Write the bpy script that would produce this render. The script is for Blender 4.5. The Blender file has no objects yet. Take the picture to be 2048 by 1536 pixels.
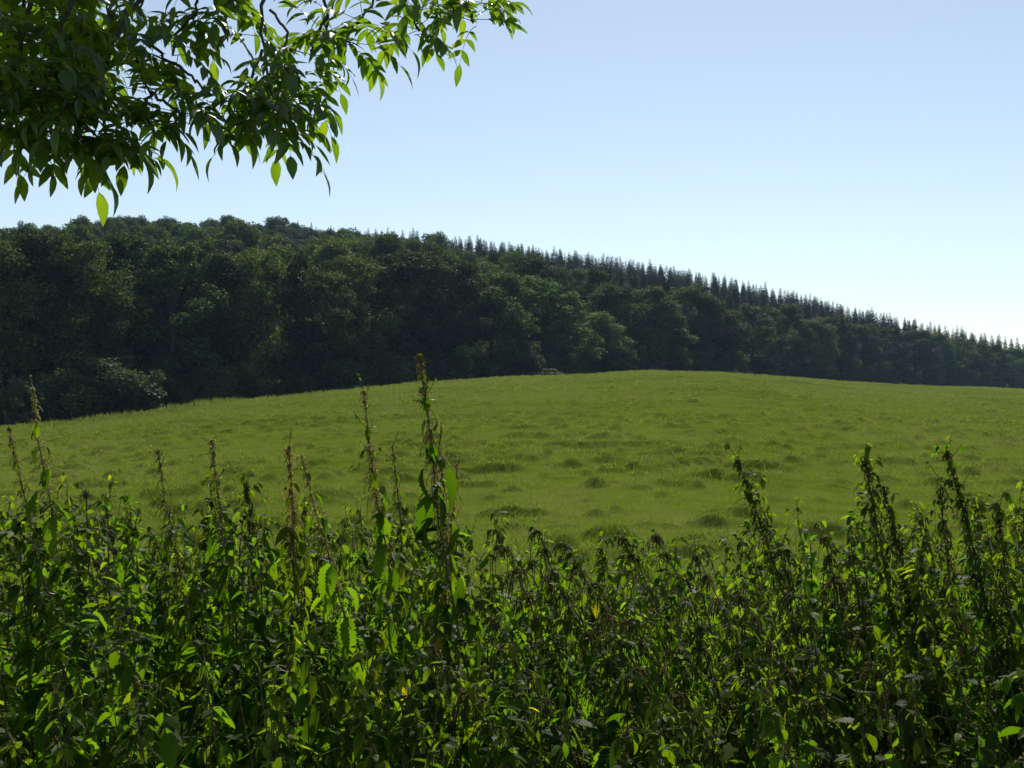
import bpy, math, random
import numpy as np

SEED = 7
random.seed(SEED)
rng = np.random.default_rng(SEED)
F = 2010.0                       # focal length in photo pixels (photo 2048 x 1536)
HORIZON = 790.0
CAM_Z = 1.6
PITCH = math.atan((HORIZON - 768.0) / F)
SUN_AZ, SUN_EL = math.radians(9.0), math.radians(50.0)

scene = bpy.context.scene
COL = scene.collection
UP = np.array([0.0, 0.0, 1.0])


# ------------------------------------------------------------------ helpers
def at(px, py, Y):
    """World point seen at photo pixel (px, py) at depth Y in front of the camera."""
    a, b = (px - 1024.0) / F, (768.0 - py) / F
    y = math.cos(PITCH) - b * math.sin(PITCH)
    z = math.sin(PITCH) + b * math.cos(PITCH)
    s = Y / y
    return np.array([a * s, Y, CAM_Z + z * s])


def unit(v):
    v = np.asarray(v, float)
    return v / np.maximum(np.linalg.norm(v, axis=-1, keepdims=True), 1e-9)


def frames(d, n):
    """(N,3) directions and normal hints -> (N,3,3) with columns side, dir, normal."""
    d = unit(d)
    x = unit(np.cross(d, n))
    z = np.cross(x, d)
    return np.stack([x, d, z], axis=-1)


def smooth(a, b, x):
    t = np.clip((x - a) / (b - a), 0, 1)
    return t * t * (3 - 2 * t)


def vnoise(x, y, seed=0):
    xi, yi = np.floor(x).astype(np.int64), np.floor(y).astype(np.int64)
    fx, fy = x - xi, y - yi
    fx, fy = fx * fx * (3 - 2 * fx), fy * fy * (3 - 2 * fy)

    def h(i, j):
        n = (i * 374761393 + j * 668265263 + seed * 974634777) & 0xFFFFFFFF
        n = ((n ^ (n >> 13)) * 1274126177) & 0xFFFFFFFF
        return ((n ^ (n >> 16)) & 0xFFFF) / 65535.0
    a = h(xi, yi) * (1 - fx) + h(xi + 1, yi) * fx
    b = h(xi, yi + 1) * (1 - fx) + h(xi + 1, yi + 1) * fx
    return a * (1 - fy) + b * fy


class Geo:
    """Collects vertices and faces as numpy arrays, then links ONE mesh object."""

    def __init__(self):
        self.v, self.f, self.n, self.tone = [], [], 0, []

    def add(self, v, fs, mat=0, tone=None):
        v = np.asarray(v, float).reshape(-1, 3)
        for f in fs:
            f = np.asarray(f, np.int64)
            if len(f):
                self.f.append((f + self.n, mat))
        self.v.append(v)
        self.tone.append(np.zeros(len(v)) if tone is None else tone)
        self.n += len(v)

    def stamp(self, tmpl, R, T, mat=0):
        tv, tfs = tmpl
        N, k = len(T), len(tv)
        if N == 0:
            return
        v = np.einsum('nij,kj->nki', R, tv) + np.asarray(T)[:, None, :]
        off = (np.arange(N) * k)[:, None, None]
        self.add(v.reshape(-1, 3), [(np.asarray(f)[None] + off).reshape(-1, np.asarray(f).shape[1]) for f in tfs], mat)

    def tube(self, pts, rad, sides=5, mat=0, cap=True):
        pts = np.asarray(pts, float)
        rad = np.broadcast_to(np.asarray(rad, float), (len(pts),))
        tan = unit(np.gradient(pts, axis=0))
        ref = np.array([1.0, 0, 0]) if abs(tan[:, 0]).mean() < .7 else np.array([0, 1.0, 0])
        x = unit(np.cross(tan, ref))
        y = np.cross(tan, x)
        a = np.linspace(0, 2 * math.pi, sides, endpoint=False)
        ring = pts[:, None] + rad[:, None, None] * (x[:, None] * np.cos(a)[None, :, None] + y[:, None] * np.sin(a)[None, :, None])
        m = len(pts)
        i = np.arange(m - 1)[:, None] * sides
        j = np.arange(sides)[None]
        jn = (j + 1) % sides
        q = np.stack([i + j, i + jn, i + sides + jn, i + sides + j], -1).reshape(-1, 4)
        self.add(ring.reshape(-1, 3), [q], mat)

    def mesh(self, name, mats, smooth_shade=True, tone=False):
        v = np.concatenate(self.v)
        me = bpy.data.meshes.new(name)
        me.vertices.add(len(v))
        me.vertices.foreach_set('co', v.astype(np.float32).ravel())
        nl = sum(f.size for f, _ in self.f)
        npoly = sum(len(f) for f, _ in self.f)
        me.loops.add(nl)
        me.polygons.add(npoly)
        me.loops.foreach_set('vertex_index', np.concatenate([f.ravel() for f, _ in self.f]).astype(np.int32))
        tot = np.concatenate([np.full(len(f), f.shape[1]) for f, _ in self.f])
        me.polygons.foreach_set('loop_start', (np.cumsum(tot) - tot).astype(np.int32))
        me.polygons.foreach_set('material_index', np.concatenate([np.full(len(f), m) for f, m in self.f]).astype(np.int32))
        me.polygons.foreach_set('use_smooth', np.full(npoly, smooth_shade))
        if tone:
            at_ = me.attributes.new('tone', 'FLOAT', 'POINT')
            at_.data.foreach_set('value', np.concatenate(self.tone).astype(np.float32))
        for m in mats:
            me.materials.append(m)
        me.update(calc_edges=True)
        me.validate()
        return me


def link(name, me, parent=None, loc=None):
    o = bpy.data.objects.new(name, me)
    COL.objects.link(o)
    if parent is not None:
        o.parent = parent
    if loc is not None:
        o.location = loc
    return o


def tag(o, label=None, cat=None, group=None, kind=None):
    for k, val in (('label', label), ('category', cat), ('group', group), ('kind', kind)):
        if val:
            o[k] = val
    return o


# ------------------------------------------------------------------ materials
def new_mat(name):
    m = bpy.data.materials.new(name)
    m.use_nodes = True
    nt = m.node_tree
    nt.nodes.clear()
    return m, nt, nt.nodes, nt.links


def rgba(c):
    return (c[0], c[1], c[2], 1.0)


def leaf_mat(name, stops, trans=0.45, trans_gain=(1.7, 1.75, .55), gloss=.5, rough=.38, f0=.04, objvar=.25):
    """Two-sided leaf: diffuse + translucent + a Schlick gloss; colour varies per leaf and per plant."""
    m, nt, N, L = new_mat(name)
    out = N.new('ShaderNodeOutputMaterial')
    geo = N.new('ShaderNodeNewGeometry')
    oi = N.new('ShaderNodeObjectInfo')
    ramp = N.new('ShaderNodeValToRGB')
    el = ramp.color_ramp.elements
    el[0].position, el[0].color = stops[0][0], rgba(stops[0][1])
    el[1].position, el[1].color = stops[-1][0], rgba(stops[-1][1])
    for p, c in stops[1:-1]:
        e = el.new(p)
        e.color = rgba(c)
    L.new(geo.outputs['Random Per Island'], ramp.inputs[0])
    mr = N.new('ShaderNodeMapRange')
    mr.inputs['To Min'].default_value, mr.inputs['To Max'].default_value = 1 - objvar, 1 + objvar
    L.new(oi.outputs['Random'], mr.inputs['Value'])
    hsv = N.new('ShaderNodeHueSaturation')
    L.new(ramp.outputs[0], hsv.inputs['Color'])
    L.new(mr.outputs[0], hsv.inputs['Value'])
    hr = N.new('ShaderNodeMapRange')
    hr.inputs['To Min'].default_value, hr.inputs['To Max'].default_value = .475, .525
    wn = N.new('ShaderNodeTexWhiteNoise')
    wn.noise_dimensions = '1D'
    L.new(oi.outputs['Random'], wn.inputs['W'])
    L.new(wn.outputs['Value'], hr.inputs['Value'])
    L.new(hr.outputs[0], hsv.inputs['Hue'])
    dif = N.new('ShaderNodeBsdfDiffuse')
    L.new(hsv.outputs[0], dif.inputs['Color'])
    mul = N.new('ShaderNodeMixRGB')
    mul.blend_type = 'MULTIPLY'
    mul.inputs[0].default_value = 1
    mul.inputs[2].default_value = rgba(trans_gain)
    L.new(hsv.outputs[0], mul.inputs[1])
    tr = N.new('ShaderNodeBsdfTranslucent')
    L.new(mul.outputs[0], tr.inputs['Color'])
    mix = N.new('ShaderNodeMixShader')
    mix.inputs[0].default_value = trans
    L.new(dif.outputs[0], mix.inputs[1])
    L.new(tr.outputs[0], mix.inputs[2])
    if gloss > 0:
        lw = N.new('ShaderNodeLayerWeight')
        pw = N.new('ShaderNodeMath')
        pw.operation = 'POWER'
        pw.inputs[1].default_value = 4
        L.new(lw.outputs['Facing'], pw.inputs[0])
        fr = N.new('ShaderNodeMapRange')
        fr.inputs['To Min'].default_value, fr.inputs['To Max'].default_value = f0, gloss
        L.new(pw.outputs[0], fr.inputs['Value'])
        gl = N.new('ShaderNodeBsdfGlossy')
        gl.inputs['Roughness'].default_value = rough
        mix2 = N.new('ShaderNodeMixShader')
        L.new(fr.outputs[0], mix2.inputs[0])
        L.new(mix.outputs[0], mix2.inputs[1])
        L.new(gl.outputs[0], mix2.inputs[2])
        mix = mix2
    L.new(mix.outputs[0], out.inputs['Surface'])
    return m


def bark_mat(name, c0, c1, scale=9):
    m, nt, N, L = new_mat(name)
    out = N.new('ShaderNodeOutputMaterial')
    b = N.new('ShaderNodeBsdfPrincipled')
    b.inputs['Roughness'].default_value = .9
    tc = N.new('ShaderNodeTexCoord')
    nz = N.new('ShaderNodeTexNoise')
    nz.inputs['Scale'].default_value = scale
    nz.inputs['Detail'].default_value = 6
    ramp = N.new('ShaderNodeValToRGB')
    ramp.color_ramp.elements[0].color = rgba(c0)
    ramp.color_ramp.elements[1].color = rgba(c1)
    ramp.color_ramp.elements[0].position = .35
    ramp.color_ramp.elements[1].position = .7
    bump = N.new('ShaderNodeBump')
    bump.inputs['Strength'].default_value = .5
    L.new(tc.outputs['Object'], nz.inputs['Vector'])
    L.new(nz.outputs[0], ramp.inputs[0])
    L.new(nz.outputs[0], bump.inputs['Height'])
    L.new(bump.outputs[0], b.inputs['Normal'])
    L.new(ramp.outputs[0], b.inputs['Base Color'])
    L.new(b.outputs[0], out.inputs['Surface'])
    return m


M = {}
M['oak'] = leaf_mat('broadleaf_foliage', [(0, (.014, .030, .011)), (.5, (.034, .058, .018)), (1, (.095, .125, .04))],
                    trans=.40, gloss=.09, rough=.5, f0=.010, objvar=.55)
M['pale'] = leaf_mat('willow_foliage', [(0, (.03, .045, .02)), (1, (.075, .095, .05))], trans=.4, gloss=.1, rough=.5, f0=.012)
M['spruce'] = leaf_mat('spruce_needles', [(0, (.016, .028, .016)), (1, (.034, .05, .026))], trans=.15, gloss=.15, rough=.5, f0=.01, objvar=.3)
M['ash'] = leaf_mat('ash_leaflet', [(0, (.035, .065, .014)), (.7, (.05, .085, .016)), (1, (.075, .105, .02))],
                    trans=.6, trans_gain=(4.8, 4.1, .6), gloss=.5, rough=.33, f0=.035, objvar=.05)
M['nettle'] = leaf_mat('nettle_leaf', [(0, (.026, .05, .006)), (.55, (.04, .07, .008)), (.97, (.062, .096, .01)), (.993, (.08, .10, .01)), (.997, (.16, .14, .012)), (1, (.2, .15, .015))],
                       trans=.66, trans_gain=(3.5, 3.5, .45), gloss=.07, rough=.42, f0=.004, objvar=.2)
M['catkin'] = leaf_mat('nettle_seed', [(0, (.13, .13, .04)), (.5, (.20, .185, .08)), (1, (.32, .28, .15))], trans=.6, trans_gain=(1.5, 1.3, .6), gloss=.1, rough=.6, f0=.01, objvar=.3)
M['olive'] = leaf_mat('ripe_nettle_seed', [(0, (.045, .048, .014)), (.5, (.08, .078, .024)), (1, (.15, .13, .05))], trans=.5, trans_gain=(1.5, 1.4, .6), gloss=.1, rough=.6, f0=.01, objvar=.2)
M['stem'] = leaf_mat('nettle_stem', [(0, (.07, .06, .025)), (1, (.09, .085, .03))], trans=.1, gloss=.25, rough=.4, f0=.03, objvar=.4)
M['thistle'] = leaf_mat('thistle_head', [(0, (.05, .05, .025)), (1, (.11, .10, .06))], trans=.15, gloss=.1, rough=.6, f0=.01)
M['bark'] = bark_mat('bark', (.02, .018, .013), (.055, .05, .038))
M['ashbark'] = bark_mat('ash_bark', (.05, .045, .035), (.16, .15, .12), 14)
M['twig'] = bark_mat('ash_twig', (.03, .03, .02), (.07, .065, .045), 60)
M['ivy'] = leaf_mat('ivy_leaf', [(0, (.016, .03, .01)), (1, (.03, .045, .014))], trans=.15, gloss=.3, rough=.4, f0=.03)


def grass_mat():
    m, nt, N, L = new_mat('meadow_grass')
    out = N.new('ShaderNodeOutputMaterial')
    att = N.new('ShaderNodeAttribute')
    att.attribute_name = 'tone'
    geo = N.new('ShaderNodeNewGeometry')
    add = N.new('ShaderNodeMath')
    add.operation = 'MULTIPLY_ADD'
    add.inputs[1].default_value = .3
    L.new(geo.outputs['Random Per Island'], add.inputs[0])
    L.new(att.outputs['Fac'], add.inputs[2])
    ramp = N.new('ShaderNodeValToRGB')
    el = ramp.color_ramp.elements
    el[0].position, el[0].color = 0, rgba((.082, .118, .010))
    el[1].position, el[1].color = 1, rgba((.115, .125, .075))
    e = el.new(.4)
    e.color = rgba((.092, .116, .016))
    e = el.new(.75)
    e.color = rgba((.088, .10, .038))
    L.new(add.outputs[0], ramp.inputs[0])
    dif = N.new('ShaderNodeBsdfDiffuse')
    L.new(ramp.outputs[0], dif.inputs['Color'])
    mul = N.new('ShaderNodeMixRGB')
    mul.blend_type = 'MULTIPLY'
    mul.inputs[0].default_value = 1
    mul.inputs[2].default_value = rgba((2.2, 2.4, .7))
    L.new(ramp.outputs[0], mul.inputs[1])
    tr = N.new('ShaderNodeBsdfTranslucent')
    L.new(mul.outputs[0], tr.inputs['Color'])
    mix = N.new('ShaderNodeMixShader')
    mix.inputs[0].default_value = .5
    L.new(dif.outputs[0], mix.inputs[1])
    L.new(tr.outputs[0], mix.inputs[2])
    gl = N.new('ShaderNodeBsdfGlossy')
    gl.inputs['Roughness'].default_value = .55
    mix2 = N.new('ShaderNodeMixShader')
    mix2.inputs[0].default_value = .022
    L.new(mix.outputs[0], mix2.inputs[1])
    L.new(gl.outputs[0], mix2.inputs[2])
    L.new(mix2.outputs[0], out.inputs['Surface'])
    return m


def ground_mat(name, cols, scales=(.12, 1.3), rough=.95):
    m, nt, N, L = new_mat(name)
    out = N.new('ShaderNodeOutputMaterial')
    b = N.new('ShaderNodeBsdfPrincipled')
    b.inputs['Roughness'].default_value = rough
    b.inputs['Specular IOR Level'].default_value = 0
    tc = N.new('ShaderNodeTexCoord')
    n1 = N.new('ShaderNodeTexNoise')
    n1.inputs['Scale'].default_value = scales[0]
    n1.inputs['Detail'].default_value = 5
    n2 = N.new('ShaderNodeTexNoise')
    n2.inputs['Scale'].default_value = scales[1]
    n2.inputs['Detail'].default_value = 8
    n2.inputs['Roughness'].default_value = .7
    for n in (n1, n2):
        L.new(tc.outputs['Object'], n.inputs['Vector'])
    mx = N.new('ShaderNodeMath')
    mx.operation = 'MULTIPLY_ADD'
    mx.inputs[1].default_value = .55
    L.new(n2.outputs[0], mx.inputs[0])
    sc = N.new('ShaderNodeMath')
    sc.operation = 'MULTIPLY'
    sc.inputs[1].default_value = .45
    L.new(n1.outputs[0], sc.inputs[0])
    L.new(sc.outputs[0], mx.inputs[2])
    ramp = N.new('ShaderNodeValToRGB')
    el = ramp.color_ramp.elements
    el[0].position, el[0].color = .38, rgba(cols[0])
    el[1].position, el[1].color = .64, rgba(cols[2])
    e = el.new(.5)
    e.color = rgba(cols[1])
    L.new(mx.outputs[0], ramp.inputs[0])
    L.new(ramp.outputs[0], b.inputs['Base Color'])
    bump = N.new('ShaderNodeBump')
    bump.inputs['Strength'].default_value = .6
    bump.inputs['Distance'].default_value = .05
    L.new(n2.outputs[0], bump.inputs['Height'])
    L.new(bump.outputs[0], b.inputs['Normal'])
    L.new(b.outputs[0], out.inputs['Surface'])
    return m


M['grass'] = grass_mat()
M['field'] = ground_mat('field_ground', [(.05, .072, .008), (.08, .104, .014), (.10, .112, .026)])
M['floor'] = ground_mat('forest_floor', [(.025, .022, .012), (.04, .04, .016), (.05, .055, .02)], (.2, 2.0))

# ------------------------------------------------------------------ terrain
E_PX = [-700, 0, 130, 400, 600, 800, 1000, 1200, 1300, 1450, 1600, 1700, 1850, 2048, 2700]
E_D = [60, 78, 82, 92, 102, 112, 128, 148, 160, 180, 205, 225, 255, 290, 380]
E_PY = [900, 856, 846, 815, 793, 772, 757, 747, 742, 745, 756, 765, 772, 779, 792]
R_PX = [-700, 0, 200, 400, 600, 850, 1000, 1256, 1400, 1614, 1767, 1921, 2048, 2700]
R_R = [290, 330, 330, 330, 330, 320, 330, 335, 340, 350, 362, 380, 400, 470]
R_PY = [550, 474, 448, 447, 455, 464, 484, 518, 545, 590, 628, 667, 697, 775]
R_H = [14, 14, 14, 13, 15, 16, 16, 16, 16, 16, 16, 16, 16, 16]


def edgeD(u):
    return np.interp(1024 + F * u, E_PX, E_D)


def edgeZ(u):
    px = 1024 + F * u
    return CAM_Z + np.interp(px, E_PX, E_D) * (HORIZON - np.interp(px, E_PX, E_PY)) / F


def ridgeR(u):
    return np.interp(1024 + F * u, R_PX, R_R)


def ridgeZ(u):
    px = 1024 + F * u
    return CAM_Z + np.interp(px, R_PX, R_R) * (HORIZON - np.interp(px, R_PX, R_PY)) / F - np.interp(px, R_PX, R_H)


def clumps(X, Y):
    """0..1: cut-hay clumps and tussocks scattered over the meadow."""
    wx = X + .5 * vnoise(X * .9, Y * .9, 5)
    wy = Y + .4 * vnoise(X * 1.3, Y * 1.3, 6)
    a = vnoise(wx * 2.0, wy * 2.4, 1)
    b = vnoise(X * .16 + 9, Y * .16, 2)
    c = vnoise(X * 4.1, Y * 4.1, 3)
    return smooth(.52, .80, a * .55 + b * .2 + c * .25)


def zprofile(u, Y):
    D, zE, R, zR = edgeD(u), edgeZ(u), ridgeR(u), ridgeZ(u)
    t = np.clip((Y - 6) / (D - 6), 0, 1)
    bump = np.interp(1024 + F * u, [-700, 600, 1200, 2048, 2700], [.2, .3, .4, .8, .8])
    zf = zE * t + bump * 4 * t * (1 - t) * t
    s = np.clip((Y - D) / (R - D), 0, 1)
    zh = zE + (zR - zE) * (s ** .95)
    zb = zR - .05 * np.clip(Y - R, 0, 400)
    return np.where(Y < D, zf, np.where(Y < R, zh, zb))


def ground_z(X, Y, bumps=True):
    X, Y = np.asarray(X, float), np.asarray(Y, float)
    r, th = np.hypot(X, Y), np.arctan2(X, Y)
    thc = np.clip(th, -.8, .8)
    u = np.tan(thc)
    Yd = r * np.cos(thc)
    w = 1 - smooth(.85, 1.8, np.abs(th))
    z = w * zprofile(u, Yd)
    if bumps:
        fade = (1 - smooth(edgeD(u) - 4, edgeD(u), Yd)) * w * smooth(4.5, 7, Yd)
        big = (vnoise(X * .07, Y * .07, 11) - .5) * .5 + (vnoise(X * .3, Y * .3, 12) - .5) * .12
        z = z + fade * (clumps(X, Y) * .15 + (vnoise(X * 3.1, Y * 3.1, 8) - .5) * .03 + big * smooth(8, 40, Yd))
    return z


def terrain_patch(name, u_grid, t_fun, n_rows, mat):
    g = Geo()
    th = u_grid
    rows = [t_fun(k / (n_rows - 1)) for k in range(n_rows)]
    X = np.stack([r * np.sin(th) for r in rows])
    Y = np.stack([r * np.cos(th) for r in rows])
    Z = ground_z(X, Y)
    nr, nc = X.shape
    i = np.arange(nr - 1)[:, None] * nc
    j = np.arange(nc - 1)[None]
    q = np.stack([i + j, i + j + 1, i + nc + j + 1, i + nc + j], -1).reshape(-1, 4)
    g.add(np.stack([X, Y, Z], -1).reshape(-1, 3), [q])
    o = link(name, g.mesh(name, [mat]))
    tag(o, kind='structure')
    return o


front = np.linspace(-.62, .62, 520)
TH = np.concatenate([np.linspace(-math.pi, -.64, 70), front, np.linspace(.64, math.pi, 70)])


def edge_r(th):
    thc = np.clip(th, -.8, .8)
    return edgeD(np.tan(thc)) / np.cos(thc)


terrain_patch('field', TH, lambda t: np.full(len(TH), .4 + 4.1 * t / .05) if t <= .05 else 4.5 * (edge_r(TH) / 4.5) ** ((t - .05) / .95), 760, M['field'])
TH2 = TH[::4]
terrain_patch('hillside', TH2, lambda t: (edge_r(TH2) - .3) * (900 / edge_r(TH2)) ** t, 120, M['floor'])
# the last patch of field right under the viewer
g = Geo()
a = np.linspace(0, 2 * math.pi, 24, endpoint=False)
g.add(np.stack([.41 * np.sin(a), .41 * np.cos(a), np.full(24, -.003)], -1), [np.arange(24)[None, ::-1]])
tag(link('verge_ground', g.mesh('verge_ground', [M['field']])), kind='structure')


# ------------------------------------------------------------------ meadow grass
def grass_blades(g, X, Y, h, w, tone, lean=.7):
    n = len(X)
    z = ground_z(X, Y) - .008
    az = rng.uniform(0, 2 * math.pi, n)
    la = rng.uniform(0, 2 * math.pi, n)
    ln = rng.uniform(.1, lean, n) * h
    base = np.stack([X, Y, z], -1)
    side = np.stack([np.cos(az), np.sin(az), np.zeros(n)], -1) * (w * .5)[:, None]
    tip = base + np.stack([np.cos(la) * ln, np.sin(la) * ln, h * rng.uniform(.6, 1, n)], -1)
    v = np.stack([base - side, base + side, tip], 1).reshape(-1, 3)
    f = np.arange(n * 3).reshape(-1, 3)
    g.add(v, [f], 0, np.repeat(tone, 3))


g = Geo()
NB = 460000
Yb = 4.2 * (300 / 4.2) ** rng.uniform(0, 1, NB)
ub = rng.uniform(-.66, .66, NB)
ok = Yb < edgeD(ub) + 1.0
Yb, ub = Yb[ok], ub[ok]
Xb = ub * Yb
cl = clumps(Xb, Yb)
patch = vnoise(Xb * .05 + 3, Yb * .035, 21) * .6 + vnoise(Xb * .35, Yb * .25, 22) * .4
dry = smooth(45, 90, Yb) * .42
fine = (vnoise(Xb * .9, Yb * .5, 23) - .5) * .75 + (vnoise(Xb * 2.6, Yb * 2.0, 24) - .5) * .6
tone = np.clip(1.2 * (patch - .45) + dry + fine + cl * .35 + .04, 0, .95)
hh = (.030 + .030 * rng.random(len(Yb)) + .0003 * Yb) * (1 + .7 * cl)
ww = np.maximum(.0045, .0006 * Yb) * rng.uniform(.7, 1.4, len(Yb))
grass_blades(g, Xb, Yb, hh, ww, tone)
# loose tufts and wisps of cut hay standing out of the short sward
nt_ = 15000
Yt = 5.5 * (150 / 5.5) ** (rng.uniform(0, 1, nt_) ** .9)
ut = rng.uniform(-.60, .60, nt_)
wt = clumps(ut * Yt, Yt) + .22 * (vnoise(ut * Yt * .3, Yt * .3, 41) > .5)
ok = (rng.random(nt_) < wt) & (Yt < edgeD(ut) - 9)
Yt, ut = Yt[ok], ut[ok]
Xt = ut * Yt
nbl = 16
size = rng.uniform(.5, 1.3, len(Yt)) * (1 + Yt * .008)
ang = rng.uniform(0, 6.283, (len(Yt), nbl))
rad = np.sqrt(rng.random((len(Yt), nbl))) * .22 * size[:, None]
X1 = (Xt[:, None] + np.cos(ang) * rad * 1.6).ravel()
Y1 = (Yt[:, None] + np.sin(ang) * rad).ravel()
h1 = (rng.uniform(.05, .15, (len(Yt), nbl)) * size[:, None]).ravel()
t1 = np.clip(rng.uniform(.0, .9, len(Yt))[:, None] + rng.normal(0, .12, (len(Yt), nbl)), 0, .95).ravel()
grass_blades(g, X1, Y1, h1, np.maximum(.006, .0007 * Y1) * rng.uniform(.7, 1.5, len(Y1)), t1, 1.6)
print('tufts', len(Yt))
tag(link('meadow_grass', g.mesh('meadow_grass', [M['grass']], False, True)),
    'short sunlit meadow grass with scattered clumps of cut hay', 'grass', kind='stuff')

# taller rough grass and dock stems along the foot of the wood
g = Geo()
n = 15000
ur = rng.uniform(-.66, .66, n)
Dr = edgeD(ur)
pxr = 1024 + F * ur
thick = np.interp(pxr, [0, 200, 700, 900, 1300, 2048], [2.2, 2.2, 1.6, .8, .6, .8])
Yr = Dr + rng.normal(0, 1, n) * thick * .6 - np.interp(pxr, [0, 500, 800, 1000, 1300, 2048], [8, 8, 7, 3, 1, 1])
Xr = ur * Yr
cl2 = vnoise(Xr * .5, Yr * .5, 31)
hr_ = np.interp(pxr, [0, 150, 500, 750, 950, 1300, 2048], [.35, .5, .55, .42, .35, .35, .35]) * (.15 + 1.3 * cl2 ** 1.5)
grass_blades(g, Xr, Yr, hr_, .035 + .03 * rng.random(n) + .0002 * Yr, np.clip(.25 + .5 * vnoise(Xr * .5, Yr * .5, 32), 0, .85), .6)
tag(link('rough_grass', g.mesh('rough_grass', [M['grass']], False, True)),
    'rough tall grass and weeds in a strip along the foot of the wood', 'grass', kind='stuff')

# ------------------------------------------------------------------ trees
LEAF4 = (np.array([[0, 0, 0], [.5, .45, .10], [0, 1, -.05], [-.5, .45, .10]], float), [np.array([[0, 1, 2], [0, 2, 3]])])


def rand_unit(n):
    return unit(rng.normal(size=(n, 3)))


def lobe_leaves(centres, radii, per, size, zs=.8):
    """Leaf sprigs spread through a set of leafy lobes: position, direction, normal, size."""
    P, D, NN, S = [], [], [], []
    for c, r in zip(centres, radii):
        k = int(per * r ** 2)
        d = rand_unit(k)
        d[:, 2] += .25
        d = unit(d)
        rr = r * (.5 + .5 * np.sqrt(rng.random(k)))
        out = rng.random(k) < .10
        rr[out] *= rng.uniform(1.05, 1.35, out.sum())
        lump = 1 + .22 * np.sin(d[:, 0] * 5 + c[0]) * np.sin(d[:, 1] * 5 + c[1]) + .15 * np.sin(d[:, 2] * 7 + c[2])
        p = c + d * (rr * lump)[:, None] * np.array([1, 1, zs])
        P.append(p)
        D.append(unit(d * .6 + rand_unit(k) * .9 + np.array([0, 0, -.25])))
        NN.append(unit(d * .9 + rand_unit(k) * .45 + UP * .4))
        S.append(rng.uniform(size * .65, size * 1.35, k))
    return map(np.concatenate, (P, D, NN, S))


def broadleaf(seed, H=15., W=4.2, skirt=.10, nl=92, size=.23, per=235, leaf='oak', point=.0, name='broadleaf_tree', lobe=(.75, 1.8)):
    """Meshes (trunk, crown, both) for a tree with limbs and a crown of leafy lobes."""
    global rng
    keep, rng = rng, np.random.default_rng(seed)
    cs, rs = [], []
    ga = rng.uniform(0, 6.28)
    nb = max(6, nl // 6)
    for i in range(nb):
        t = skirt + (1 - skirt) * ((i + rng.random()) / nb) ** .85
        e = W * max(.12, math.sin(math.pi * min(1, (t * (.86 + point * .1) + .14 - point * .05)))) ** .7 * rng.uniform(.86, 1.08)
        ga += 2.4 + rng.normal() * .5
        rho = e * (.56 + .30 * math.sqrt(rng.random()))
        br = lobe[1] * rng.uniform(.95, 1.3) * (.8 + .2 * (1 - abs(t - .5)))
        bc = np.array([math.cos(ga) * rho, math.sin(ga) * rho, min(t * H, H - br * .9)])
        for k in range(max(4, round(nl / nb)) + 1):
            d = rand_unit(1)[0]
            d[2] = d[2] * .8 + .15
            r = rng.uniform(*lobe) * .72
            c = bc + unit(d + np.array([math.cos(ga), math.sin(ga), .3]) * .35) * br * rng.uniform(.45, 1.0)
            if c[2] > r * .3:
                cs.append(c)
                rs.append(r)
    for i in range(nl // 3):
        a = rng.uniform(0, 6.28)
        z = H * rng.uniform(.05, .55)
        rho = W * rng.uniform(.5, .88)
        cs.append(np.array([math.cos(a) * rho, math.sin(a) * rho, z]))
        rs.append(rng.uniform(*lobe) * .9)
    cs, rs = np.array(cs), np.array(rs)
    P, D, NN, S = lobe_leaves(cs, rs, per, size)
    keepz = P[:, 2] > .05
    P, D, NN, S = P[keepz], D[keepz], NN[keepz], S[keepz]

    def wood(g, mat):
        n = 9
        zt = np.linspace(-.6, H * .82, n)
        bend = np.cumsum(rng.normal(0, .10, (n, 2)), 0)
        pts = np.column_stack([bend, zt])
        pts[0, :2] = pts[1, :2]
        g.tube(pts, np.interp(zt, [-.6, .6, H * .82], [H * .028, H * .02, H * .004]), 9, mat)
        for c, r in [q for q in zip(cs, rs) if rng.random() < .3]:
            z0 = max(1.2, c[2] - .35 * np.hypot(c[0], c[1]) - .8)
            z0 = min(z0 * rng.uniform(.55, 1.0), H * .78)
            b0 = np.array([np.interp(z0, zt, pts[:, 0]), np.interp(z0, zt, pts[:, 1]), z0])
            mid = (b0 + c) / 2 + np.array([0, 0, .25]) + rng.normal(0, .15, 3)
            g.tube([b0, mid, c, c + (c - mid) * .5], [.07, .05, .03, .01], 5, mat)

    def leaves(g, mat):
        R = frames(D, NN) * S[:, None, None]
        g.stamp(LEAF4, R, P, mat)

    TOP = np.percentile(P[:, 2], 99.6)
    RAD = np.percentile(np.hypot(P[:, 0], P[:, 1]), 94)
    st = rng.bit_generator.state
    gt = Geo()
    wood(gt, 0)
    rng.bit_generator.state = st
    gc = Geo()
    leaves(gc, 0)
    gb = Geo()
    wood(gb, 1)
    leaves(gb, 0)
    rng = keep
    return (gt.mesh(name + '_trunk', [M['bark']]), gc.mesh(name + '_crown', [M[leaf]], False), gb.mesh(name, [M[leaf], M['bark']], False), TOP, RAD)


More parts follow.
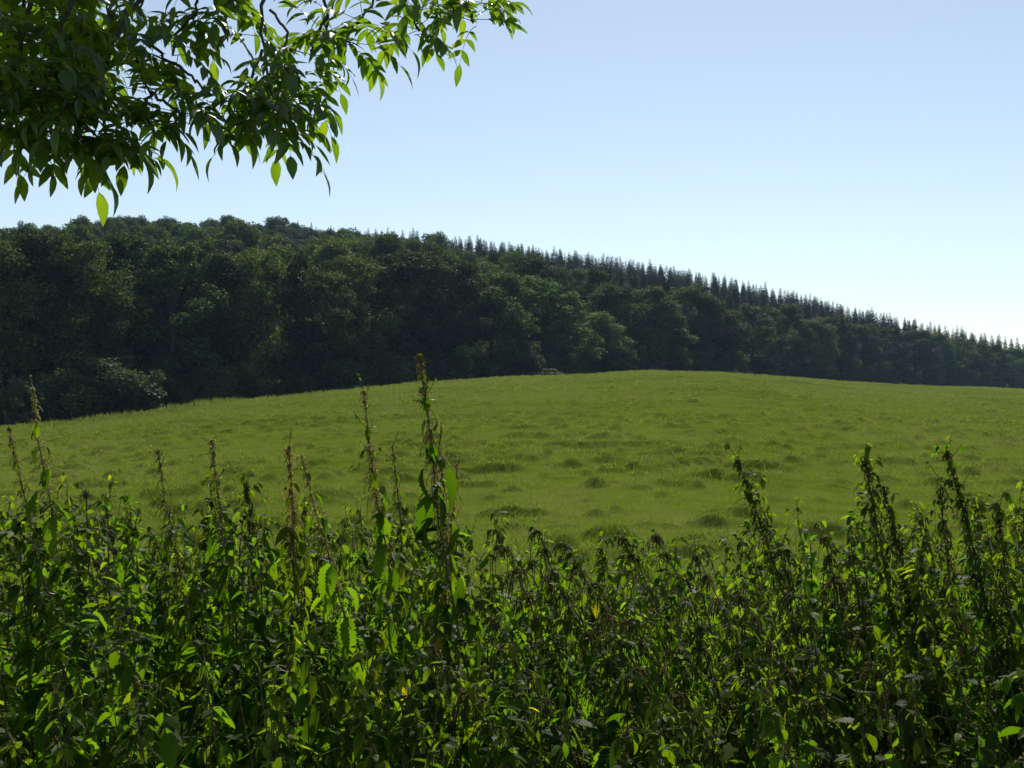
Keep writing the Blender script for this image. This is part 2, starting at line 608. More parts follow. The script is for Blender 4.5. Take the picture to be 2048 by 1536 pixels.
def spruce(seed, H=17.):
    global rng
    keep, rng = rng, np.random.default_rng(seed)
    g = Geo()
    zt = np.linspace(-.5, H, 8)
    g.tube(np.column_stack([np.zeros(8), np.zeros(8), zt]), np.interp(zt, [-.5, H], [.17, .015]), 6, 1)
    P, D, NN, S = [], [], [], []
    z = 1.6
    while z < H - .35:
        L = min(2.0, .10 + (H - z) * .27) * rng.uniform(.75, 1.15)
        nb = 6 if z < H - 2 else 5
        a0 = rng.uniform(0, 6.28)
        for k in range(nb):
            a = a0 + k * 6.283 / nb + rng.normal() * .2
            o = np.array([math.cos(a), math.sin(a), 0])
            Lk = L * rng.uniform(.65, 1.15)
            m = max(2, int(Lk / .26))
            for q in range(m):
                f = (q + .6) / m
                p = o * Lk * f + np.array([0, 0, z + .22 * Lk * f - .38 * Lk * f * f])
                for s in (-1, 1):
                    P.append(p + rng.normal(0, .03, 3))
                    D.append(o * .8 + np.array([-o[1], o[0], 0]) * s * .7 + np.array([0, 0, -.45]) + rng.normal(0, .25, 3))
                    NN.append(UP + rng.normal(0, .35, 3))
                    S.append((.26 + .36 * (1 - f) * min(1, Lk)) * min(1, .38 + L / 1.3) * rng.uniform(.8, 1.2))
        z += rng.uniform(.24, .38) if z < H - 3 else rng.uniform(.2, .3)
    P, D, NN, S = map(np.array, (P, D, NN, S))
    R = frames(D, NN) * S[:, None, None]
    R[:, :, 0] *= .62
    g.stamp(LEAF4, R, P, 0)
    rng = keep
    return g.mesh('spruce_tree', [M['spruce'], M['bark']], False)


OAKS = [broadleaf(101, 15, 4.6, .06), broadleaf(102, 15, 4.0, .05, nl=80), broadleaf(103, 15, 5.0, .08, nl=104),
        broadleaf(104, 15, 3.6, .04, nl=84, point=.5), broadleaf(105, 15, 4.4, .10, nl=110, lobe=(.6, 1.3)),
        broadleaf(106, 15, 4.2, .06, nl=80, lobe=(.7, 1.9))]
SLIM = broadleaf(107, 15, 2.3, .05, nl=48, lobe=(.6, 1.2), size=.22, per=330)
SHRUBS = [broadleaf(201, 4, 1.9, .03, nl=30, size=.16, per=420, leaf='pale', name='pale_shrub', lobe=(.45, .85)),
          broadleaf(202, 4, 1.7, .03, nl=26, size=.15, per=440, leaf='pale', name='pale_shrub', lobe=(.4, .8))]
DSHRUB = broadleaf(203, 4, 2.3, .03, nl=32, size=.18, per=360, leaf='oak', name='dark_shrub', lobe=(.5, .95))
SPRUCES = [spruce(s) for s in (301, 302, 303, 304, 305)]


def place(o, X, Y, sx, sz, rot, sink=.25):
    o.location = (X, Y, float(ground_z(X, Y, False)) - sink)
    o.scale = (sx, sx, sz)
    o.rotation_euler = (0, 0, rot)


COLS = np.arange(-260, 2320, 4)
HZ = np.full(len(COLS), 1e9)


def px_of(X, Y):
    return 1024 + F * X / Y


def py_of(z, Y):
    return HORIZON - F * (z - CAM_Z) / Y


def cover(px, wpx, top, h):
    m = np.abs(COLS - px) < wpx * .36
    HZ[m] = np.minimum(HZ[m], top + .12 * h)


FRONT_GROUP = 'broadleaf trees along the front edge of the wood'
# photo x, photo y of the top, crown width in photo px, prototype, depth behind the edge, label
FRONT_TREES = [
    (-60, 480, 240, 2, 5, 'dark broadleaf tree cut by the left edge of the photo, under the ash leaves'),
    (60, 476, 230, 0, 6, 'dark broadleaf tree just behind the leftmost tall nettle'),
    (165, 484, 210, 5, 4, 'dark broadleaf tree behind the pale bush, below the lowest ash leaflets'),
    (255, 476, 220, 2, 9, 'tall dark tree above the pale bush, crown close under the far left ridge'),
    (345, 488, 220, 4, 5, 'dark broadleaf tree just right of the pale bush in the front row'),
    (435, 512, 200, 1, 6, 'dark narrow crowned tree left of the light fan shaped crown in the front row'),
    (520, 506, 190, 0, 5, 'light fan shaped broadleaf crown left of the slim ivy clad tree'),
    (700, 516, 190, 5, 6, 'broad front row tree just right of the slim ivy clad tree'),
    (650, 545, 170, 4, 3, 'lower front row tree half hiding the right side of the slim ivy clad tree'),
    (812, 508, 230, 2, 6, 'big rounded pale green crown behind the tallest nettle, highest of the middle front row'),
    (905, 528, 190, 0, 5, 'rounded broadleaf crown just right of the one behind the tallest nettle'),
    (985, 548, 180, 1, 5, 'broadleaf tree above the left of the two pale shrubs at mid field edge'),
    (1065, 556, 170, 5, 7, 'broadleaf tree standing above and behind the two pale shrubs'),
    (1128, 590, 165, 4, 2, 'rounded tree bulging forward just right of the two pale shrubs'),
    (1218, 572, 150, 2, 7, 'tall pale topped tree behind the left end of the field crest'),
    (1200, 628, 140, 0, 2, 'lower leafy tree in front of the pale topped one at the field crest'),
    (1300, 578, 165, 2, 5, 'big dark rounded tree directly above the highest point of the field'),
    (1372, 574, 130, 5, 8, 'round tree whose crown peeps over the big dark one above the field crest'),
    (1425, 600, 140, 1, 4, 'dark broadleaf tree just right of the field crest'),
    (1502, 612, 120, 4, 5, 'broadleaf tree above the leftmost leaning nettle at right'),
    (1562, 612, 125, 0, 5, 'broadleaf tree right of the one above the leftmost leaning nettle'),
    (1622, 640, 110, 5, 4, 'broadleaf tree where the field edge starts to dip at right'),
    (1672, 636, 110, 2, 6, 'taller broadleaf tree left of the twin nettle spires at right'),
    (1726, 650, 105, 0, 5, 'broadleaf tree behind the twin nettle spires at right'),
    (1780, 656, 100, 4, 5, 'broadleaf tree just right of the twin nettle spires in the receding row'),
    (1832, 662, 95, 1, 5, 'seventh crown from the right end of the receding front row'),
    (1872, 668, 90, 2, 6, 'broadleaf tree left of the one behind the crooked right hand nettle'),
    (1912, 676, 88, 5, 5, 'broadleaf tree behind the crooked right hand nettle spire'),
    (1950, 684, 84, 0, 5, 'fourth crown from the right edge in the receding front row'),
    (1986, 690, 80, 4, 6, 'third crown from the right edge in the receding front row'),
    (2020, 698, 78, 1, 5, 'second crown from the right edge in the receding front row'),
    (2062, 704, 80, 2, 5, 'last broadleaf crown of the receding row, cut by the right edge'),
]
rr = random.Random(5)


def solve(px, top, dd):
    u = (px - 1024) / F
    Y = float(edgeD(u)) + dd
    X = u * Y
    gz = float(ground_z(X, Y, False)) - .25
    return X, Y, CAM_Z + (HORIZON - top) / F * Y - gz


def tree_thing(proto, name, X, Y, sx, sz, rot):
    root = link(name, None)
    place(root, X, Y, sx, sz, rot)
    link('trunk', proto[0], root)
    link('crown', proto[1], root)
    return root


for (px, top, w, k, dd, label) in FRONT_TREES:
    X, Y, H = solve(px, top, dd * 1.5)
    sz = H / OAKS[k][3]
    sx = .90 * (w / F * Y) / (2 * OAKS[k][4])
    root = tree_thing(OAKS[k], 'broadleaf_tree', X, Y, sx, sz, rr.uniform(0, 6.28))
    tag(root, label, 'tree', FRONT_GROUP)
    cover(px, w, top, H * F / Y)

# the slim tree whose stem is wrapped in dark ivy
X, Y, H = solve(598, 512, 2.5)
root = tree_thing(SLIM, 'ivy_clad_tree', X, Y, 1.0, H / SLIM[3], .6)
g = Geo()
k = 2600
zz = rng.uniform(.2, H * .86, k)
aa = rng.uniform(0, 6.28, k)
rad = .25 + .35 * rng.random(k)
P = np.column_stack([np.cos(aa) * rad, np.sin(aa) * rad, zz * SLIM[3] / H])
D = unit(np.column_stack([np.cos(aa), np.sin(aa), rng.uniform(-1.2, .2, k)]))
Nn = unit(np.column_stack([np.cos(aa), np.sin(aa), rng.uniform(0, 1, k)]) + rng.normal(0, .3, (k, 3)))
g.stamp(LEAF4, frames(D, Nn) * rng.uniform(.14, .28, k)[:, None, None], P)
link('ivy', g.mesh('ivy', [M['ivy']], False), root)
tag(root, 'slim tree with its stem wrapped in dark ivy, in the front row of the wood', 'tree', FRONT_GROUP)
cover(598, 70, 515, 300)

# the bank of foliage between the front trees: shadowy under-storey bushes at the edge
for i, (px, top, w, kind, dd, label) in enumerate([
    (232, 715, 190, 's0', 0.5, 'large pale grey green bush at the foot of the dark wood at left'),
    (292, 742, 90, 's1', -.6, 'small pale bush on the right flank of the large pale one at left'),
    (14, 748, 100, 's1', 0, 'pale bush at the left edge behind the leftmost tall nettle'),
    (1050, 682, 95, 's0', 0, 'taller of the two pale shrubs at the middle of the field edge'),
    (1092, 708, 75, 's1', -1, 'shorter and paler of the two shrubs at the middle of the field edge'),
    (1066, 738, 120, 's1', -2.2, 'low spreading bramble patch in front of the two pale shrubs'),
    (1236, 722, 70, 's1', -.5, 'small pale shrub in the shade at the field crest'),
    (1420, 728, 55, 's0', .5, 'small pale shrub under the trees right of the field crest'),
]):
    u = (px - 1024) / F
    Y = float(edgeD(u)) + dd
    X = u * Y
    gz = float(ground_z(X, Y, False)) - .1
    H = CAM_Z + (HORIZON - top) / F * Y - gz
    p = SHRUBS[int(kind[1])]
    root = link('shrub', None)
    place(root, X, Y, (w / F * Y) / (2 * p[4]), max(H, .5) / p[3], rr.uniform(0, 6.28), .1)
    link('stems', p[0], root)
    link('foliage', p[1], root)
    tag(root, label, 'shrub', 'pale shrubs at the foot of the wood')

count = 0
for px in range(-60, 2100, 46):
    u = (px + rr.uniform(-18, 18) - 1024) / F
    Y = float(edgeD(u)) + rr.uniform(1.2, 2.6)
    X = u * Y
    o = link('dark_bush', DSHRUB[2])
    s = rr.uniform(.55, 1.05)
    place(o, X, Y, s * 1.1, s, rr.uniform(0, 6.28), .15)
    tag(o, 'low dark bush in deep shade under the front row of trees', 'bush', 'dark bushes under the front row')
    count += 1

# ---- the rest of the wood up the hill: every tree that shows above those in front of it
cands = []
for row in range(40):
    for px in np.arange(-230, 2300, 3.0):
        u = (px - 1024) / F
        D, R = float(edgeD(u)), float(ridgeR(u))
        if row == 0:
            pass
        con_t = np.interp(px, [-300, 480, 540, 820, 900, 1150, 1300, 2300], [2, 2, .9, .76, .6, .35, .12, .1])
        Y = D + 24 + row * 9.0
        if Y > R + 8:
            continue
        t = (Y - D) / (R - D)
        con = t > con_t
        lat = 2.5 if con else 8.2
        step = lat / Y * F
        if rr.random() < 3.0 / step:
            cands.append((Y + rr.uniform(-3.5, 3.5), px, con, t))
cands.sort()
n_oak = n_spr = 0
SPR = []
placed = []
for (Y, px, con, t) in cands:
    u = (px - 1024) / F
    X = u * Y
    gz = float(ground_z(X, Y, False)) - .25
    if con and px < 820 and rr.random() < .3:
        con = False
    H = rr.gauss(16.2, .75) if con else rr.gauss(13.8, 1.3)
    w = (3.0 if con else rr.uniform(7.5, 10.5))
    wpx = w / Y * F
    if any(abs(px - q[0]) < (wpx + q[1]) * (.3 if con else .26) and abs(Y - q[2]) < 6 for q in placed):
        continue
    top = py_of(gz + H, Y)
    m = np.abs(COLS - px) < max(wpx * .4, 4)
    if not m.any() or not (top < HZ[m] - (4 if con else 5)).any():
        continue
    placed.append((px, wpx, Y))
    sky = t > .9
    if con:
        gain = float(np.clip(HZ[m] - top, 0, 60).mean()) * wpx
        SPR.append((gain, X, Y, H, sky, rr.choice(range(5)), rr.uniform(.85, 1.15), rr.uniform(0, 6.28)))
        n_spr += 1
        HZ[np.abs(COLS - px) < wpx * .3] = np.minimum(HZ[np.abs(COLS - px) < wpx * .3], top + .22 * 4.0 * F / Y)
    else:
        p = rr.choice(OAKS)
        o = link('broadleaf_tree', p[2])
        place(o, X, Y, w / (2 * p[4]), H / p[3], rr.uniform(0, 6.28))
        if sky:
            tag(o, 'hazy rounded broadleaf crown on the skyline of the hill', 'tree', 'rounded crowns along the skyline')
        else:
            tag(o, 'rounded broadleaf crown on the wooded slope behind the front row', 'tree', 'broadleaf trees up the slope')
        n_oak += 1
        cover(px, wpx, top, H * F / Y)
SPR.sort(key=lambda q: -q[0])
for (gain, X, Y, H, sky, k, sx, rot) in SPR[:295]:
    o = link('spruce_tree', SPRUCES[k])
    place(o, X, Y, H / 17.0 * sx, H / 17.0, rot)
    if sky:
        tag(o, 'dark pointed spruce standing on the skyline of the hill', 'spruce', 'spruces along the skyline')
    else:
        tag(o, 'dark spruce on the slope between the front row and the skyline', 'spruce', 'spruces on the slope')
if len(SPR) > 295:
    g = Geo()
    me = SPRUCES[0]
    tv = np.empty(len(me.vertices) * 3)
    me.vertices.foreach_get('co', tv)
    tv = tv.reshape(-1, 3)
    quads = np.array([p.vertices[:] for p in me.polygons if len(p.vertices) == 4])
    tris = np.array([p.vertices[:] for p in me.polygons if len(p.vertices) == 3])
    R, T = [], []
    for (gain, X, Y, H, sky, k, sx, rot) in SPR[295:]:
        c_, s_ = math.cos(rot), math.sin(rot)
        q = H / 17.0
        R.append(np.array([[c_ * q, -s_ * q, 0], [s_ * q, c_ * q, 0], [0, 0, q]]))
        T.append((X, Y, float(ground_z(X, Y, False)) - .25))
    g.stamp((tv, [f for f in (quads, tris) if len(f)]), np.array(R), np.array(T))
    tag(link('spruce_plantation', g.mesh('spruce_plantation', [M['spruce']], False)), 'close ranks of dark spruces filling the plantation between the separate ones', 'spruces', kind='stuff')
print('hill trees', n_oak, 'spruces', n_spr, 'bushes', count)


# ------------------------------------------------------------------ nettles
def serrated_leaf(nt, wid, fold, curl, twist=0.):
    """Unit-length toothed ovate leaf along +Y, folded on its midrib and curling down."""
    k = nt * 2 + 1
    s = np.linspace(0, 1, k)
    prof = wid * .5 * np.where(s < .25, .25 + .75 * np.sin(s / .25 * math.pi / 2), np.cos((s - .25) / .75 * math.pi / 2) ** .85)
    prof[-1] = 0
    tooth = np.where(np.arange(k) % 2 == 1, 1.11, .87)
    tooth[0] = tooth[-1] = 1
    e = prof * tooth
    ang = -curl * s
    ds = 1 / (k - 1)
    y = np.concatenate([[0], np.cumsum(np.cos(ang[1:]) * ds)])
    z = np.concatenate([[0], np.cumsum(np.sin(ang[1:]) * ds)])
    mid = np.column_stack([np.zeros(k), y, z])
    sh = np.where(np.arange(k) % 2 == 1, .018, 0)
    verts = [mid]
    for sg in (-1, 1):
        verts.append(np.column_stack([sg * e * math.cos(fold), y + sh + .02 * s, z + e * math.sin(fold)]))
    v = np.concatenate(verts)
    i = np.arange(k - 1)
    q1 = np.column_stack([i + k, i, i + 1, i + 1 + k])
    q2 = np.column_stack([i, i + 2 * k, i + 1 + 2 * k, i + 1])
    return v, [np.concatenate([q1, q2])]


N_LEAVES = [serrated_leaf(9, .42, .15, .5), serrated_leaf(10, .38, .35, .9), serrated_leaf(9, .44, .05, .25), serrated_leaf(9, .36, .6, 1.3), serrated_leaf(8, .40, -.2, .8)]
N_WILT = [serrated_leaf(8, .34, .95, 1.5), serrated_leaf(8, .32, 1.1, 1.0), serrated_leaf(8, .36, .7, 1.8)]
N_SMALL = [serrated_leaf(5, .48, .2, .5), serrated_leaf(5, .5, .05, .3)]


def nettle_geo(seed, H, lean=(0, 0), nodes=15, leaf=.10, droop=(25, 70), wilt=.0, shoots=.8, cat_n=3, cat_len=.05, cat_t=.5, t0=.2, top_small=.25, bare=0., curve=1.5, sparse_top=False, tassel=False, seed_mat='catkin'):
    r = np.random.default_rng(seed)
    gs, gl, gc = Geo(), Geo(), Geo()
    tt = np.linspace(0, 1, 14)
    wob = np.cumsum(r.normal(0, .006, (14, 2)), 0)
    wob = wob - tt[:, None] * wob[-1]
    path = np.column_stack([lean[0] * tt ** curve + wob[:, 0], lean[1] * tt ** curve + wob[:, 1], H * tt])
    gs.tube(path, np.interp(tt, [0, 1], [.0042, .0013]), 5)

    def pos(t):
        return np.array([np.interp(t, tt, path[:, i]) for i in range(3)])
    bucket = {}

    def put(key, p, d, n, L):
        bucket.setdefault(key, []).append((p, d, n, L))

    a0 = r.uniform(0, 6.28)
    for i in range(nodes):
        f = i / (nodes - 1)
        t = 1 - (1 - t0) * (1 - f) ** 1.12
        p = pos(t)
        a = a0 + i * math.pi / 2 + r.normal() * .25
        prof = np.interp(t, [0, .3, .65, .85, 1.0], [.6, .85, 1.0, .65, top_small])
        if sparse_top:
            prof = np.interp(t, [0, .3, .62, .82, .90, 1.0], [.6, .9, 1.0, .9, .5, .12])
        for s in (0, math.pi):
            if r.random() < bare * (1 if t < .95 else 0):
                continue
            L = leaf * prof * r.uniform(.75, 1.2)
            aa = a + s + r.normal() * .2
            o = np.array([math.cos(aa), math.sin(aa), 0])
            pl = L * r.uniform(.22, .4)
            pe = p + (o * .85 + UP * .35) * pl
            gs.tube([p, p + (o * .6 + UP * .4) * pl * .5, pe], [.0011, .0009, .0008], 3)
            w = r.random() < wilt
            dr = math.radians(r.uniform(72, 92) if w else r.uniform(*droop))
            d = o * math.cos(dr) - UP * math.sin(dr)
            n = o * math.sin(dr) + UP * math.cos(dr) + r.normal(0, .25, 3)
            put(('w', r.integers(len(N_WILT))) if w else ('n', r.integers(len(N_LEAVES))), pe, d, n, L)
        # short axillary shoots with small leaves
        for _ in range(r.poisson(shoots * 2)):
            aa = r.uniform(0, 6.28)
            o = np.array([math.cos(aa), math.sin(aa), 0])
            ln = r.uniform(.015, .09) * (1 - .6 * t)
            q = p + o * ln + UP * r.uniform(-.01, .06)
            gs.tube([p, (p + q) / 2 - UP * .004, q], [.001, .0009, .0006], 3)
            for _ in range(3):
                ab = aa + r.uniform(-1.6, 1.6)
                ob = np.array([math.cos(ab), math.sin(ab), 0])
                dr = math.radians(r.uniform(-10, 55))
                put(('s', r.integers(len(N_SMALL))), q + (p - q) * r.uniform(0, .4), ob * math.cos(dr) - UP * math.sin(dr), ob * math.sin(dr) + UP * math.cos(dr) + r.normal(0, .3, 3), leaf * prof ** .3 * r.uniform(.22, .55) * (.4 if sparse_top and t > .86 else 1))
        if t > cat_t:
            nn = r.poisson(cat_n * 1.5)
            gap = (1 - t0) / nodes
            for _ in range(nn):
                p1 = pos(min(1, t + r.uniform(-.5, .5) * gap * (.25 if tassel else 1.2)))
                aa = r.uniform(0, 6.28)
                o = np.array([math.cos(aa), math.sin(aa), 0])
                Lc = cat_len * r.uniform(.35, 1.2) * (1 if t < .93 else .5)
                q = np.linspace(0, 1, 6)
                spread = r.uniform(.2, .75)
                pts = p1 + np.outer(q ** .7, o) * Lc * spread + np.outer(.35 * q - 1.0 * q * q, UP) * Lc + r.normal(0, .0012, (6, 3))
                rad = r.uniform(.0005, .0012, 6) * (1.5 if tassel else 1)
                gc.tube(pts, rad, 3)
                kk = int(6 + 14 * Lc / .05)
                fq = r.uniform(.15, 1, kk)
                gp = np.column_stack([np.interp(fq, q, pts[:, j]) for j in range(3)]) + r.normal(0, .0012, (kk, 3))
                gd = unit(r.normal(size=(kk, 3)))
                gc.stamp(LEAF4, frames(gd, unit(r.normal(size=(kk, 3)))) * r.uniform(.002, .0045, kk)[:, None, None], gp)
    for (k, i), L_ in bucket.items():
        tm = {'n': N_LEAVES, 'w': N_WILT, 's': N_SMALL}[k][i]
        P, D, Nn, S = (np.array(x) for x in zip(*L_))
        gl.stamp(tm, frames(D, Nn) * S[:, None, None], P)
    out = [gs.mesh('nettle_stem', [M['stem']]), gl.mesh('nettle_leaves', [M['nettle']])]
    out.append(gc.mesh('nettle_seed_sprays', [M[seed_mat]]) if gc.n else None)
    return out


def nettle_thing(meshes, loc, rot, scale, label, group, name='stinging_nettle'):
    root = link(name, None)
    root.location = loc
    root.rotation_euler = (0, 0, rot)
    root.scale = (scale,) * 3
    link('stem', meshes[0], root)
    link('leaves', meshes[1], root)
    if meshes[2]:
        link('seed_sprays', meshes[2], root)
    return tag(root, label, 'nettle', group)


def nettle_at(tip, base_px, kw, label, group, seed, stoop=0):
    """A nettle whose tip is at photo pixel tip=(px,py,Y) and whose stem crosses photo pixel base_px=(px,py) lower down."""
    T = at(tip[0], tip[1] + 12, tip[2])
    B = at(base_px[0], base_px[1], tip[2])
    k = T[2] / max(.05, T[2] - B[2])
    lx = (T[0] - B[0]) * min(k, 4)
    lx = max(-.9, min(.9, lx))
    if stoop:
        lx = (T[0] - B[0]) * 2.4 - .05
    X0 = T[0] - lx
    ly = kw.pop('ly', rng.uniform(-.1, .1))
    me = nettle_geo(seed, T[2], (lx, ly), **kw)
    return nettle_thing(me, (X0, T[1] - ly, 0), 0, 1, label, group)


TALL = 'tall nettles rising above the bank'
airy = dict(nodes=17, t0=.4, leaf=.12, droop=(35, 80), shoots=.9, cat_n=8, cat_len=.045, cat_t=.72, sparse_top=True, curve=1.0)
dense = dict(nodes=24, leaf=.068, droop=(40, 85), wilt=.6, shoots=1.2, cat_n=7, cat_len=.045, cat_t=.66, top_small=.45, curve=1.0, t0=.55, seed_mat='olive')
seedy = dict(nodes=10, t0=.5, leaf=.085, droop=(30, 80), wilt=.3, shoots=1.0, cat_n=10, cat_len=.085, cat_t=.45, curve=2.6, bare=.35, tassel=True, seed_mat='olive')
S_ = [
    ((838, 698, 2.35), (893, 1000), dict(airy, leaf=.11, nodes=17, cat_n=11, droop=(55, 88), wilt=.3), 'tallest nettle, its pale seeding tip reaching above the field edge', TALL),
    ((727, 770, 2.3), (770, 1020), dict(airy, nodes=18, leaf=.09, droop=(50, 85)), 'tall thin nettle with pale seeding tip just left of the tallest one', TALL),
    ((67, 765, 2.5), (120, 960), dict(airy, leaf=.10), 'leftmost tall nettle, its drooping brown tip in front of the dark wood', TALL),
    ((18, 845, 2.6), (85, 1000), dict(airy, leaf=.10), 'tall nettle at the left edge leaning beside the leftmost tall one', TALL),
    ((316, 890, 2.6), (366, 1020), dict(airy, nodes=18, leaf=.07), 'slender left leaning nettle, left of the upright pale tipped one', TALL),
    ((424, 868, 2.7), (445, 1010), dict(airy, nodes=20, leaf=.08, cat_n=10), 'upright nettle with bushy pale seed tip, between the two slender leaning ones', TALL),
    ((492, 955, 2.8), (510, 1060), dict(dense, nodes=18), 'short dark spire of seed, just right of the upright pale tipped nettle', TALL),
    ((578, 880, 2.6), (590, 1040), dict(airy, nodes=22, leaf=.08, cat_n=11), 'bushy seeding nettle behind the long bare leaning stem', TALL),
    ((602, 900, 2.3), (690, 1150), dict(airy, nodes=16, leaf=.10, shoots=.2), 'long bare reddish stem leaning left, left of the tall thin nettle', TALL),
    ((785, 880, 2.7), (800, 1000), dict(airy, nodes=18, leaf=.07, cat_n=5), 'small seeding sprig between the tall thin nettle and the tallest one', TALL),
    ((915, 915, 2.6), (885, 1050), dict(airy, nodes=17, leaf=.075, cat_n=5), 'leafy nettle close behind the tallest one on its right', TALL),
    ((878, 880, 2.4), (890, 1050), dict(airy, nodes=18, leaf=.065, shoots=1.2), 'bushy nettle hugging the stem of the tallest one', TALL),
    ((1476, 910, 2.5), (1560, 1090), dict(dense), 'dark leaning nettle spire standing alone, leftmost of those at right', TALL),
    ((1730, 905, 2.5), (1790, 1090), dict(dense), 'left of the twin dark nettle spires at right', TALL),
    ((1768, 962, 2.5), (1835, 1110), dict(dense), 'right and shorter of the twin dark nettle spires', TALL),
    ((1893, 890, 2.45), (1950, 1060), dict(dense, leaf=.07), 'crooked dark nettle spire with a few yellow leaves, tallest at right', TALL),
    ((1880, 945, 2.5), (1895, 1080), dict(dense, nodes=18), 'small dark nettle spire tucked left of the crooked tallest one', TALL),
    ((1992, 995, 2.4), (2020, 1100), dict(dense, nodes=18), 'short dark nettle spire near the right edge', TALL),
    ((2050, 1010, 2.5), (2060, 1100), dict(dense, nodes=18), 'dark nettle spire cut by the right edge', TALL),
]
for i, (tip, base, kw, label, group) in enumerate(S_):
    nettle_at(tip, base, dict(kw), label, group, 500 + i)

SEEDY = 'stooping seed laden nettles'
Q_ = [
    ((990, 1048, 2.7), (1060, 1120), 'stooping nettle hung with dark seed, leftmost of the stooping ones'),
    ((1076, 1050, 2.7), (1120, 1120), 'stooping nettle hung with dark seed, second of the stooping ones from the left'),
    ((1125, 1075, 2.6), (1200, 1135), 'stooping nettle with a white glinting leaf, between the dark seed tassels'),
    ((1245, 1062, 2.7), (1310, 1130), 'stooping nettle with the longest brown seed tassels, near the middle of the row'),
    ((1310, 1058, 2.6), (1380, 1130), 'stooping nettle beside the longest seed tassels, just right of them'),
    ((1160, 1130, 2.3), (1260, 1220), 'long dark stem slanting left, below the white glinting leaf'),
    ((1060, 1110, 2.3), (1190, 1230), 'longest slanting dark stem across the middle of the bank'),
    ((1395, 1100, 2.4), (1470, 1200), 'stooping nettle left of the lone leaning spire'),
    ((1648, 1062, 2.6), (1665, 1140), 'small stooping nettle between the lone spire and the twin spires'),
    ((1700, 1062, 2.6), (1730, 1140), 'stooping nettle with a white leaf at the foot of the twin spires'),
    ((1560, 1090, 2.4), (1600, 1180), 'stooping nettle at the foot of the lone leaning spire'),
    ((960, 1190, 2.2), (1060, 1260), 'slanting seedy nettle below the leftmost stooping one'),
    ((1250, 1230, 2.1), (1360, 1330), 'slanting seedy nettle low in the middle of the bank'),
    ((1480, 1180, 2.1), (1590, 1290), 'slanting seedy nettle below the lone leaning spire'),
    ((860, 1280, 2.0), (980, 1310), 'nearly level stem hung with leaves low in the middle left'),
    ((1690, 1230, 2.1), (1780, 1330), 'slanting seedy nettle below the twin spires'),
    ((1900, 1200, 2.2), (1970, 1300), 'slanting seedy nettle below the crooked right hand spire'),
]
for i, (tip, base, label) in enumerate(Q_):
    nettle_at(tip, base, dict(seedy, ly=-.1), label, SEEDY, 600 + i, 1)

# the bank itself
PROTO = {'leafy': [], 'seeding': [], 'young': []}
for i in range(6):
    PROTO['leafy'].append(nettle_geo(700 + i, 1.2, (rng.normal(0, .12), rng.normal(0, .12)), nodes=16, leaf=.112, droop=(15, 80), shoots=1.3, cat_n=1.5, cat_len=.04, cat_t=.65))
for i in range(5):
    PROTO['seeding'].append(nettle_geo(720 + i, 1.15, (-.22 + rng.normal(0, .1), rng.normal(0, .12)), nodes=17, leaf=.085, droop=(20, 80), wilt=.15, shoots=1.3, cat_n=2.5, cat_len=.06, cat_t=.55, seed_mat='olive'))
for i in range(6):
    PROTO['young'].append(nettle_geo(740 + i, 1.05, (rng.normal(0, .1), rng.normal(0, .1)), nodes=18, leaf=.075, droop=(0, 45), shoots=1.9, cat_n=.5, cat_len=.03, cat_t=.8, top_small=.55))
NLAB = {'leafy': ('broad leaved nettle in the crowded bank along the bottom', 'broad leaved nettles of the bank'),
        'seeding': ('nettle hung with brown seed strings in the crowded bank', 'seeding nettles of the bank'),
        'young': ('fresh small leaved nettle in the crowded bank along the bottom', 'small leaved nettles of the bank')}
ENV_PX = [-200, 0, 200, 330, 480, 620, 750, 900, 960, 1100, 1300, 1420, 1560, 1700, 1850, 2048, 2250]
ENV_PY = [1000, 1010, 1035, 1030, 1040, 1040, 1050, 1060, 1110, 1130, 1140, 1150, 1130, 1100, 1070, 1050, 1040]
pts = []
tries = 0
while len(pts) < 262 and tries < 60000:
    tries += 1
    Y = 1.65 + 2.3 * rr.random() ** .85
    u = rr.uniform(-.60, .60)
    X = u * Y + rr.uniform(-.25, .25)
    if all((X - q[0]) ** 2 + (Y - q[1]) ** 2 > .125 ** 2 for q in pts):
        pts.append((X, Y))


def bank_nettle(X, Y, copy_data=True):
    px = px_of(X, Y)
    env = np.interp(px, ENV_PX, ENV_PY)
    h = CAM_Z + 3.0 * (HORIZON - env) / F
    if Y < 2.2:
        h *= .93
    h *= rr.uniform(.84, 1.03)
    ws = (.62, .18, .20) if px < 900 else ((.18, .42, .40) if px < 1500 else (.26, .46, .28))
    kind = rr.choices(('leafy', 'seeding', 'young'), ws)[0]
    base_h = {'leafy': 1.2, 'seeding': 1.15, 'young': 1.05}[kind]
    me = rr.choice(PROTO[kind])
    rot = rr.uniform(-.6, .6) if kind == 'seeding' else rr.uniform(0, 6.28)
    return me, kind, h / base_h, rot


for (X, Y) in pts:
    me, kind, s, rot = bank_nettle(X, Y)
    nettle_thing(me, (X, Y, 0), rot, s, *NLAB[kind])


